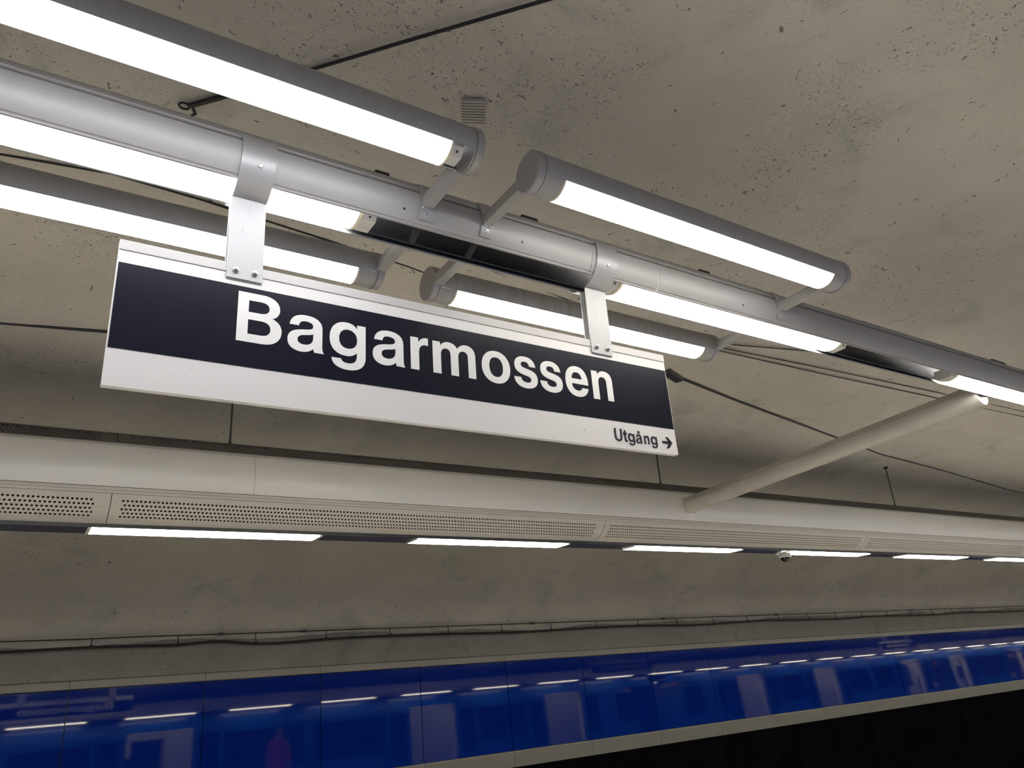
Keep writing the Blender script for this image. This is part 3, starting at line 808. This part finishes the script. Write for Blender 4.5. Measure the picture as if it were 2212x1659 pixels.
# vent with eight slots
vc = vault_at(1.376, 2.153, 0.0)
vt = thing('ceiling_vent', (vc[0], vc[1], vc[2] - 0.012), 'small square vent with dark slots in the ceiling between the upper lights', 'vent')
ux, uy = Vector((0.906, -0.423, 0)), Vector((0.472, 0.882, 0))
def vbox(hx, hy, z0, z1, ox=0.0, oy=0.0):
    m = MB(); vs = []
    for a in (-hx, hx):
        for b in (-hy, hy):
            for z in (z0, z1):
                p = ux * (ox + a) + uy * (oy + b); vs.append((vc[0] + p.x, vc[1] + p.y, vc[2] + z))
    return m.add(vs, [(0, 1, 3, 2), (4, 6, 7, 5), (0, 4, 5, 1), (2, 3, 7, 6), (0, 2, 6, 4), (1, 5, 7, 3)])
obj('backing', vbox(0.046, 0.062, 0.002, 0.012), 'dark', vt, smooth=False)
for k in range(9):
    obj('slat', vbox(0.049, 0.0043, -0.005, 0.012, 0, -0.066 + 0.0165 * k), 'shotcrete', vt, smooth=False)

# ================================================================ cables along the back wall
def wall_y(z): return 8.86
mw = thing('messenger_wire', (0, wall_y(0), 0.62), 'thin steel wire strung along the far wall above the blue panels', 'wire')
pts = [(XA + 0.6 * i, 8.835, 0.632 + 0.008 * noise.noise(Vector((i * 0.6, 1, 1)))) for i in range(int((XB - XA) / 0.6))]
obj('strand', MB().tube(pts, 0.0075, 6), 'wire', mw)
def cable_z(x):
    z = 0.535 + 0.010 * math.sin(x * 1.9) + 0.01 * noise.noise(Vector((x * 0.8, 7, 2)))
    z += 0.035 * math.exp(-((x - 1.95) / 0.28) ** 2) - 0.012 * math.exp(-((x - 2.6) / 0.4) ** 2)
    return z
tag(obj('power_cable', MB().tube([(XA + 0.12 * i, 8.815, cable_z(XA + 0.12 * i)) for i in range(int((XB - XA) / 0.12))], 0.0145, 8), 'black', base=(0, 8.815, 0.53)),
    'thick black cable hung below the thin wire on the far wall', 'cable')
x = 0.775 - 0.795 * 12
while x < XB - 1:
    z = cable_z(x)
    h = obj('cable_hanger', MB().tube([(x, 8.835, 0.640), (x + 0.004, 8.826, z + 0.01)], 0.0052, 5).lathe((x, 8.815, z - 0.018), (0, 0, 1), [(0.008, 0), (0.021, 0.008), (0.021, 0.03), (0.010, 0.042)], 8), 'black', mw)
    x += 0.795
for x in (2.0, 2.9, 6.05, 8.45, 11.1, 15.2):
    obj('wire_clip', MB().box(x - 0.03, x + 0.03, 8.815, 8.85, 0.618, 0.646), 'wire', mw, smooth=False)

# ================================================================ train at the near platform edge, mirrored in the blue panels
TY0, TY1 = -1.33, -4.05          # platform side, far side
TF, TT = -1.63, 0.92             # floor, roof edge
def train(x0, x1, doors, label, nose):
    t = thing('metro_train', ((x0 + x1) / 2, (TY0 + TY1) / 2, -2.6), label, 'train', 'train cars standing behind the viewer')
    DW, DT, WS, WT = 0.66, 0.36, -0.72, 0.12
    obj('underframe', MB().box(x0 + 0.6, x1 - 0.6, TY1 + 0.3, TY0 - 0.25, -2.6, TF - 0.03), 'dark', t, smooth=False)
    obj('car_floor', MB().box(x0, x1, TY1, TY0 - 0.02, TF - 0.06, TF), 'dark', t, smooth=False)
    obj('cantrail', MB().prism([(TY0, DT), (TY0 - 0.06, TT), (TY0 - 0.10, TT), (TY0 - 0.05, DT)], x0, x1), 'trainblue', t, smooth=False)
    obj('roof', MB().band([(TY0 - 0.06, TT), (TY0 - 0.35, TT + 0.22), (TY0 - 1.0, TT + 0.33), (TY1 + 1.0, TT + 0.33), (TY1 + 0.35, TT + 0.22), (TY1, TT)],
        [(TY0 - 0.10, TT - 0.02), (TY0 - 0.36, TT + 0.17), (TY0 - 1.0, TT + 0.28), (TY1 + 1.0, TT + 0.28), (TY1 + 0.36, TT + 0.17), (TY1 + 0.04, TT - 0.02)], x0, x1), 'cap', t)
    obj('inner_wall', MB().box(x0, x1, TY1, TY1 + 0.05, TF, TT), 'trainin', t, smooth=False)
    obj('inner_ceiling', MB().box(x0, x1, TY1, TY0 - 0.1, 0.62, 0.66), 'trainin', t, smooth=False)
    for yy in (TY0 - 0.75, TY1 + 0.75):
        obj('ceiling_light', MB().box(x0 + 0.5, x1 - 0.5, yy - 0.05, yy + 0.05, 0.585, 0.622), 'trainlight', t, smooth=False)
    edges = [x0 + (1.6 if nose < 0 else 0)]
    for d in doors: edges += [d - DW, d + DW]
    edges.append(x1 - (1.6 if nose > 0 else 0))
    for a, b in zip(edges[0::2], edges[1::2]):
        obj('side_wall', MB().box(a, b, TY0 - 0.05, TY0, -2.3, WS), 'trainblue', t, smooth=False)
        obj('side_wall', MB().box(a, b, TY0 - 0.05, TY0, WT, DT), 'trainblue', t, smooth=False)
        n = max(1, int((b - a - 0.9) / 1.5)); ww = (b - a - 0.9) / n
        if b - a > 1.3:
            for k in range(n):
                wa = a + 0.45 + ww * k + 0.12; wb = wa + ww - 0.24
                obj('window', MB().box(wa, wb, TY0 - 0.035, TY0 - 0.012, WS, WT), 'trainglass', t, smooth=False)
            ps = [(a, a + 0.57)] + [(a + 0.45 + ww * k - 0.12, a + 0.45 + ww * k + 0.12) for k in range(1, n)] + [(b - 0.57, b)]
        else: ps = [(a, b)]
        for pa_, pb_ in ps: obj('pillar', MB().box(pa_, pb_, TY0 - 0.05, TY0, WS, WT), 'trainblue', t, smooth=False)
        if b - a > 2.2:
            for k in range(int((b - a - 0.6) / 1.1)):
                sx = a + 0.4 + 1.1 * k
                sm = MB().box(sx, sx + 0.9, TY0 - 0.55, TY0 - 0.1, TF + 0.38, TF + 0.48).box(sx, sx + 0.08, TY0 - 0.55, TY0 - 0.1, TF + 0.38, TF + 1.15)
                obj('seat', sm, 'seatcloth', t, smooth=False)
            for q in range(9):
                obj('louvre', MB().box(a + 0.5, min(b - 0.5, a + 2.0), TY0, TY0 + 0.012, -1.62 + 0.055 * q, -1.60 + 0.055 * q), 'cap', t, smooth=False)
    for d in doors:
        obj('door_frame', MB().box(d - DW - 0.03, d - DW, TY0 - 0.22, TY0 + 0.01, TF, DT).box(d + DW, d + DW + 0.03, TY0 - 0.22, TY0 + 0.01, TF, DT).box(d - DW, d + DW, TY0 - 0.22, TY0 + 0.01, DT - 0.02, DT + 0.02), 'trainin', t, smooth=False)
        for s_ in (-1, 1):
            a, b = sorted((d + s_ * DW, d + s_ * (DW + 0.66)))
            lf = obj('door_leaf', MB().box(a, b, TY0 + 0.02, TY0 + 0.055, TF + 0.02, DT), 'trainblue', t, smooth=False)
            obj('door_window', MB().box(a + 0.11, b - 0.11, TY0 + 0.05, TY0 + 0.058, -0.95, 0.16), 'trainglass', lf, smooth=False)
        obj('grab_pole', MB().tube([(d + 0.15, TY0 - 0.6, TF), (d + 0.15, TY0 - 0.6, 0.6)], 0.018, 8), 'yellow', t)
        wf = obj('far_window', MB().box(d - 0.55, d + 0.55, TY1 + 0.05, TY1 + 0.06, -0.75, 0.25), 'trainglass', t, smooth=False)
        obj('notice', MB().box(d - 0.5, d - 0.2, TY1 + 0.06, TY1 + 0.065, -0.15, 0.22), 'holder', wf, smooth=False)
    # rounded cab end
    xe = x1 if nose > 0 else x0
    cab = []
    for i in range(7):
        u = i / 6; cab.append((xe - nose * 1.6 * (1 - u), TY0 - 0.75 * u ** 3))
    mbc = MB()
    ring = [(-2.3, 0.0), (-1.0, 0.0), (WS, 0.0), (WT, 0.10), (TT, 0.42)]
    for (cx, cy_) in cab:
        for z, rk in ring: mbc.v.append((cx - nose * rk * max(0, (cx - (xe - nose * 1.6)) * nose) / 1.6 * 0.9, cy_ - 0.06 * (z > 0.5), z))
    for i in range(6):
        for j in range(4): a = i * 5 + j; mbc.f.append((a, a + 1, a + 6, a + 5))
    obj('cab_side', mbc, 'trainblue', t)
    obj('cab_front', MB().prism([(TY0 - 0.75, -2.3), (TY0 - 0.75, 0.7), (TY1 + 0.6, 0.7), (TY1 + 0.6, -2.3)], xe - nose * 0.12, xe - nose * 0.02), 'trainblue', t, smooth=False)
    obj('cab_window', MB().box(xe - nose * 1.45 if nose > 0 else xe + 0.7, xe - nose * 0.7 if nose > 0 else xe + 1.45, TY0 - 0.03, TY0 + 0.006, WS, WT - 0.02), 'trainglass', t, smooth=False)
    obj('destination_display', MB().box(min(xe - nose * 0.62, xe - nose * 0.1), max(xe - nose * 0.62, xe - nose * 0.1), TY0 - 0.10, TY0 - 0.02, 0.38, 0.50), 'ledsign', t, smooth=False)
    return t
train(-8.8, 17.3, [-4.2, 3.2, 9.7, 13.9], 'blue metro train with open doors standing behind the viewer, mirrored left of the orange display', 1)
train(18.1, 45.5, [21.9, 26.0, 31.7, 35.3, 40.5], 'blue metro train with open doors standing behind the viewer, mirrored right of the orange display', -1)

# ================================================================ people on the platform, seen in the panels
for nm, c_ in (('red_jacket', (0.32, 0.03, 0.05)), ('black_jacket', (0.015, 0.015, 0.018)), ('grey_coat', (0.12, 0.12, 0.13)), ('trousers', (0.02, 0.022, 0.035)), ('skin', (0.50, 0.30, 0.22)), ('hair', (0.06, 0.04, 0.03)), ('shoe', (0.01, 0.01, 0.01))):
    M[nm] = simple(nm, c_, 0.75, 0.0, 0.12, 20)
def person(x, y, rz, jacket, stride, label, h=1.74):
    k = h / 1.74
    J = {'pel': (0, 0, .94), 'bel': (0, .01, 1.08), 'che': (0, .02, 1.28), 'nk0': (0, .01, 1.45), 'nk': (0, .0, 1.52), 'hd0': (0, -.02, 1.58), 'hd': (0, -.03, 1.66), 'hdt': (0, -.02, 1.735)}
    R_ = {'pel': (.165, .12), 'bel': (.15, .115), 'che': (.175, .125), 'nk0': (.085, .075), 'nk': (.055, .055), 'hd0': (.062, .075), 'hd': (.075, .095), 'hdt': (.045, .055)}
    E_ = [('pel', 'bel'), ('bel', 'che'), ('che', 'nk0'), ('nk0', 'nk'), ('nk', 'hd0'), ('hd0', 'hd'), ('hd', 'hdt')]
    for s_, sg in (('l', 1), ('r', -1)):
        f = stride * sg
        J.update({s_ + 'hip': (.09 * sg, 0, .88), s_ + 'kn': (.10 * sg, -.11 * f - .02, .50), s_ + 'an': (.10 * sg, .0 - .24 * f + .06 * max(0, -f), .09), s_ + 'to': (.12 * sg, -.24 * f - .17, .035),
                  s_ + 'sh': (.165 * sg, .01, 1.41), s_ + 'el': (.235 * sg, .05 + .09 * f, 1.14), s_ + 'wr': (.23 * sg, -.06 + .12 * f, .90), s_ + 'pa': (.225 * sg, -.085 + .12 * f, .83)})
        R_.update({s_ + 'hip': (.095, .10), s_ + 'kn': (.062, .065), s_ + 'an': (.045, .05), s_ + 'to': (.045, .03), s_ + 'sh': (.075, .075), s_ + 'el': (.05, .05), s_ + 'wr': (.036, .036), s_ + 'pa': (.042, .022)})
        E_ += [('pel', s_ + 'hip'), (s_ + 'hip', s_ + 'kn'), (s_ + 'kn', s_ + 'an'), (s_ + 'an', s_ + 'to'), ('nk0', s_ + 'sh'), (s_ + 'sh', s_ + 'el'), (s_ + 'el', s_ + 'wr'), (s_ + 'wr', s_ + 'pa')]
        for fi, (dx, ln) in enumerate(((-.028, .075), (-.010, .088), (.009, .083), (.026, .068))):
            a_ = s_ + 'f%da' % fi; b_ = s_ + 'f%db' % fi; px, py, pz = J[s_ + 'pa']
            J[a_] = (px - .012 * sg, py + dx, pz - .045); J[b_] = (px - .028 * sg, py + dx * 1.1 - .012, pz - .03 - ln)
            R_[a_] = (.0105, .0105); R_[b_] = (.008, .008); E_ += [(s_ + 'pa', a_), (a_, b_)]
        px, py, pz = J[s_ + 'pa']; J[s_ + 'tha'] = (px - .01 * sg, py - .045, pz - .01); J[s_ + 'thb'] = (px - .022 * sg, py - .06, pz - .05)
        R_[s_ + 'tha'] = (.012, .012); R_[s_ + 'thb'] = (.009, .009); E_ += [(s_ + 'pa', s_ + 'tha'), (s_ + 'tha', s_ + 'thb')]
    keys = list(J); ix = {q: i for i, q in enumerate(keys)}
    me = bpy.data.meshes.new('skeleton'); me.from_pydata([tuple(c * k for c in J[q]) for q in keys], [(ix[a], ix[b]) for a, b in E_], [])
    tmp = bpy.data.objects.new('skeleton', me); col.objects.link(tmp)
    md = tmp.modifiers.new('skin', 'SKIN'); md.use_smooth_shade = True
    for i, q in enumerate(keys): me.skin_vertices[0].data[i].radius = tuple(r * k for r in R_[q])
    me.skin_vertices[0].data[ix['pel']].use_root = True
    sd_ = tmp.modifiers.new('sub', 'SUBSURF'); sd_.levels = 2
    dg = bpy.context.evaluated_depsgraph_get()
    bm_ = bpy.data.meshes.new_from_object(tmp.evaluated_get(dg)); bpy.data.objects.remove(tmp); bpy.data.meshes.remove(me)
    for nm in (jacket, 'trousers', 'skin', 'shoe'): bm_.materials.append(M[nm])
    for p in bm_.polygons:
        c = p.center; z = c.z / k
        if z > 1.515: p.material_index = 2
        elif z < .10: p.material_index = 3
        elif abs(c.x) > .19 * k and z < .90: p.material_index = 2
        elif z < .82 and abs(c.x) < .2 * k: p.material_index = 1
    o = bpy.data.objects.new('person', bm_); col.objects.link(o)
    o.location = (x, y, 0.0); o.rotation_euler = (0, 0, rz); tag(o, label, 'person', 'people on the platform behind the viewer')
    # hair cap, nose, ears
    def child(nm, mb, mat):
        m2 = bpy.data.meshes.new(nm); m2.from_pydata([(a * k, b * k, c * k) for a, b, c in mb.v], [], mb.f); m2.update()
        m2.polygons.foreach_set('use_smooth', [True] * len(m2.polygons)); m2.materials.append(M[mat])
        c = bpy.data.objects.new(nm, m2); col.objects.link(c); c.parent = o
    hm = MB(); n = 14
    for i in range(7):
        ph = PI / 2 * i / 6
        for j in range(n):
            t = 2 * PI * j / n; back = max(0, math.sin(t))
            hm.v.append((.083 * math.cos(ph) * math.cos(t), -.02 + .098 * math.cos(ph) * math.sin(t), 1.665 + .088 * math.sin(ph) - (.07 * back + .0) * math.cos(ph)))
    for i in range(6):
        for j in range(n): hm.f.append((i * n + j, i * n + (j + 1) % n, (i + 1) * n + (j + 1) % n, (i + 1) * n + j))
    child('hair', hm, 'hair')
    child('nose', MB().tube([(0, -.118, 1.665), (0, -.138, 1.635), (0, -.12, 1.628)], [.007, .013, .011], 8), 'skin')
    for sg in (-1, 1):
        child('ear', MB().lathe((.078 * sg, -.015, 1.645), (sg, 0.2, 0), [(.018, 0), (.024, .008), (.016, .014)], 10), 'skin')
        child('eye', MB().lathe((.03 * sg, -.108, 1.672), (0, -1, 0), [(.010, 0), (.008, .008), (.003, .011)], 8), 'hair')
    child('mouth', MB().tube([(-.022, -.112, 1.598), (0, -.119, 1.596), (.022, -.112, 1.598)], [.004, .006, .004], 6), 'red_jacket')
    return o
person(5.5, -0.55, 0.5, 'red_jacket', 0.5, 'person in a red jacket walking along the platform, a red blur in the panels', 1.70)
person(31.6, -0.2, 0.2, 'black_jacket', 0.35, 'person in a black jacket facing the train doors, a dark shape in the panels', 1.80)
person(38.0, -0.35, -0.3, 'black_jacket', 0.2, 'person in black standing farthest along the platform, mirrored at the right edge', 1.76)
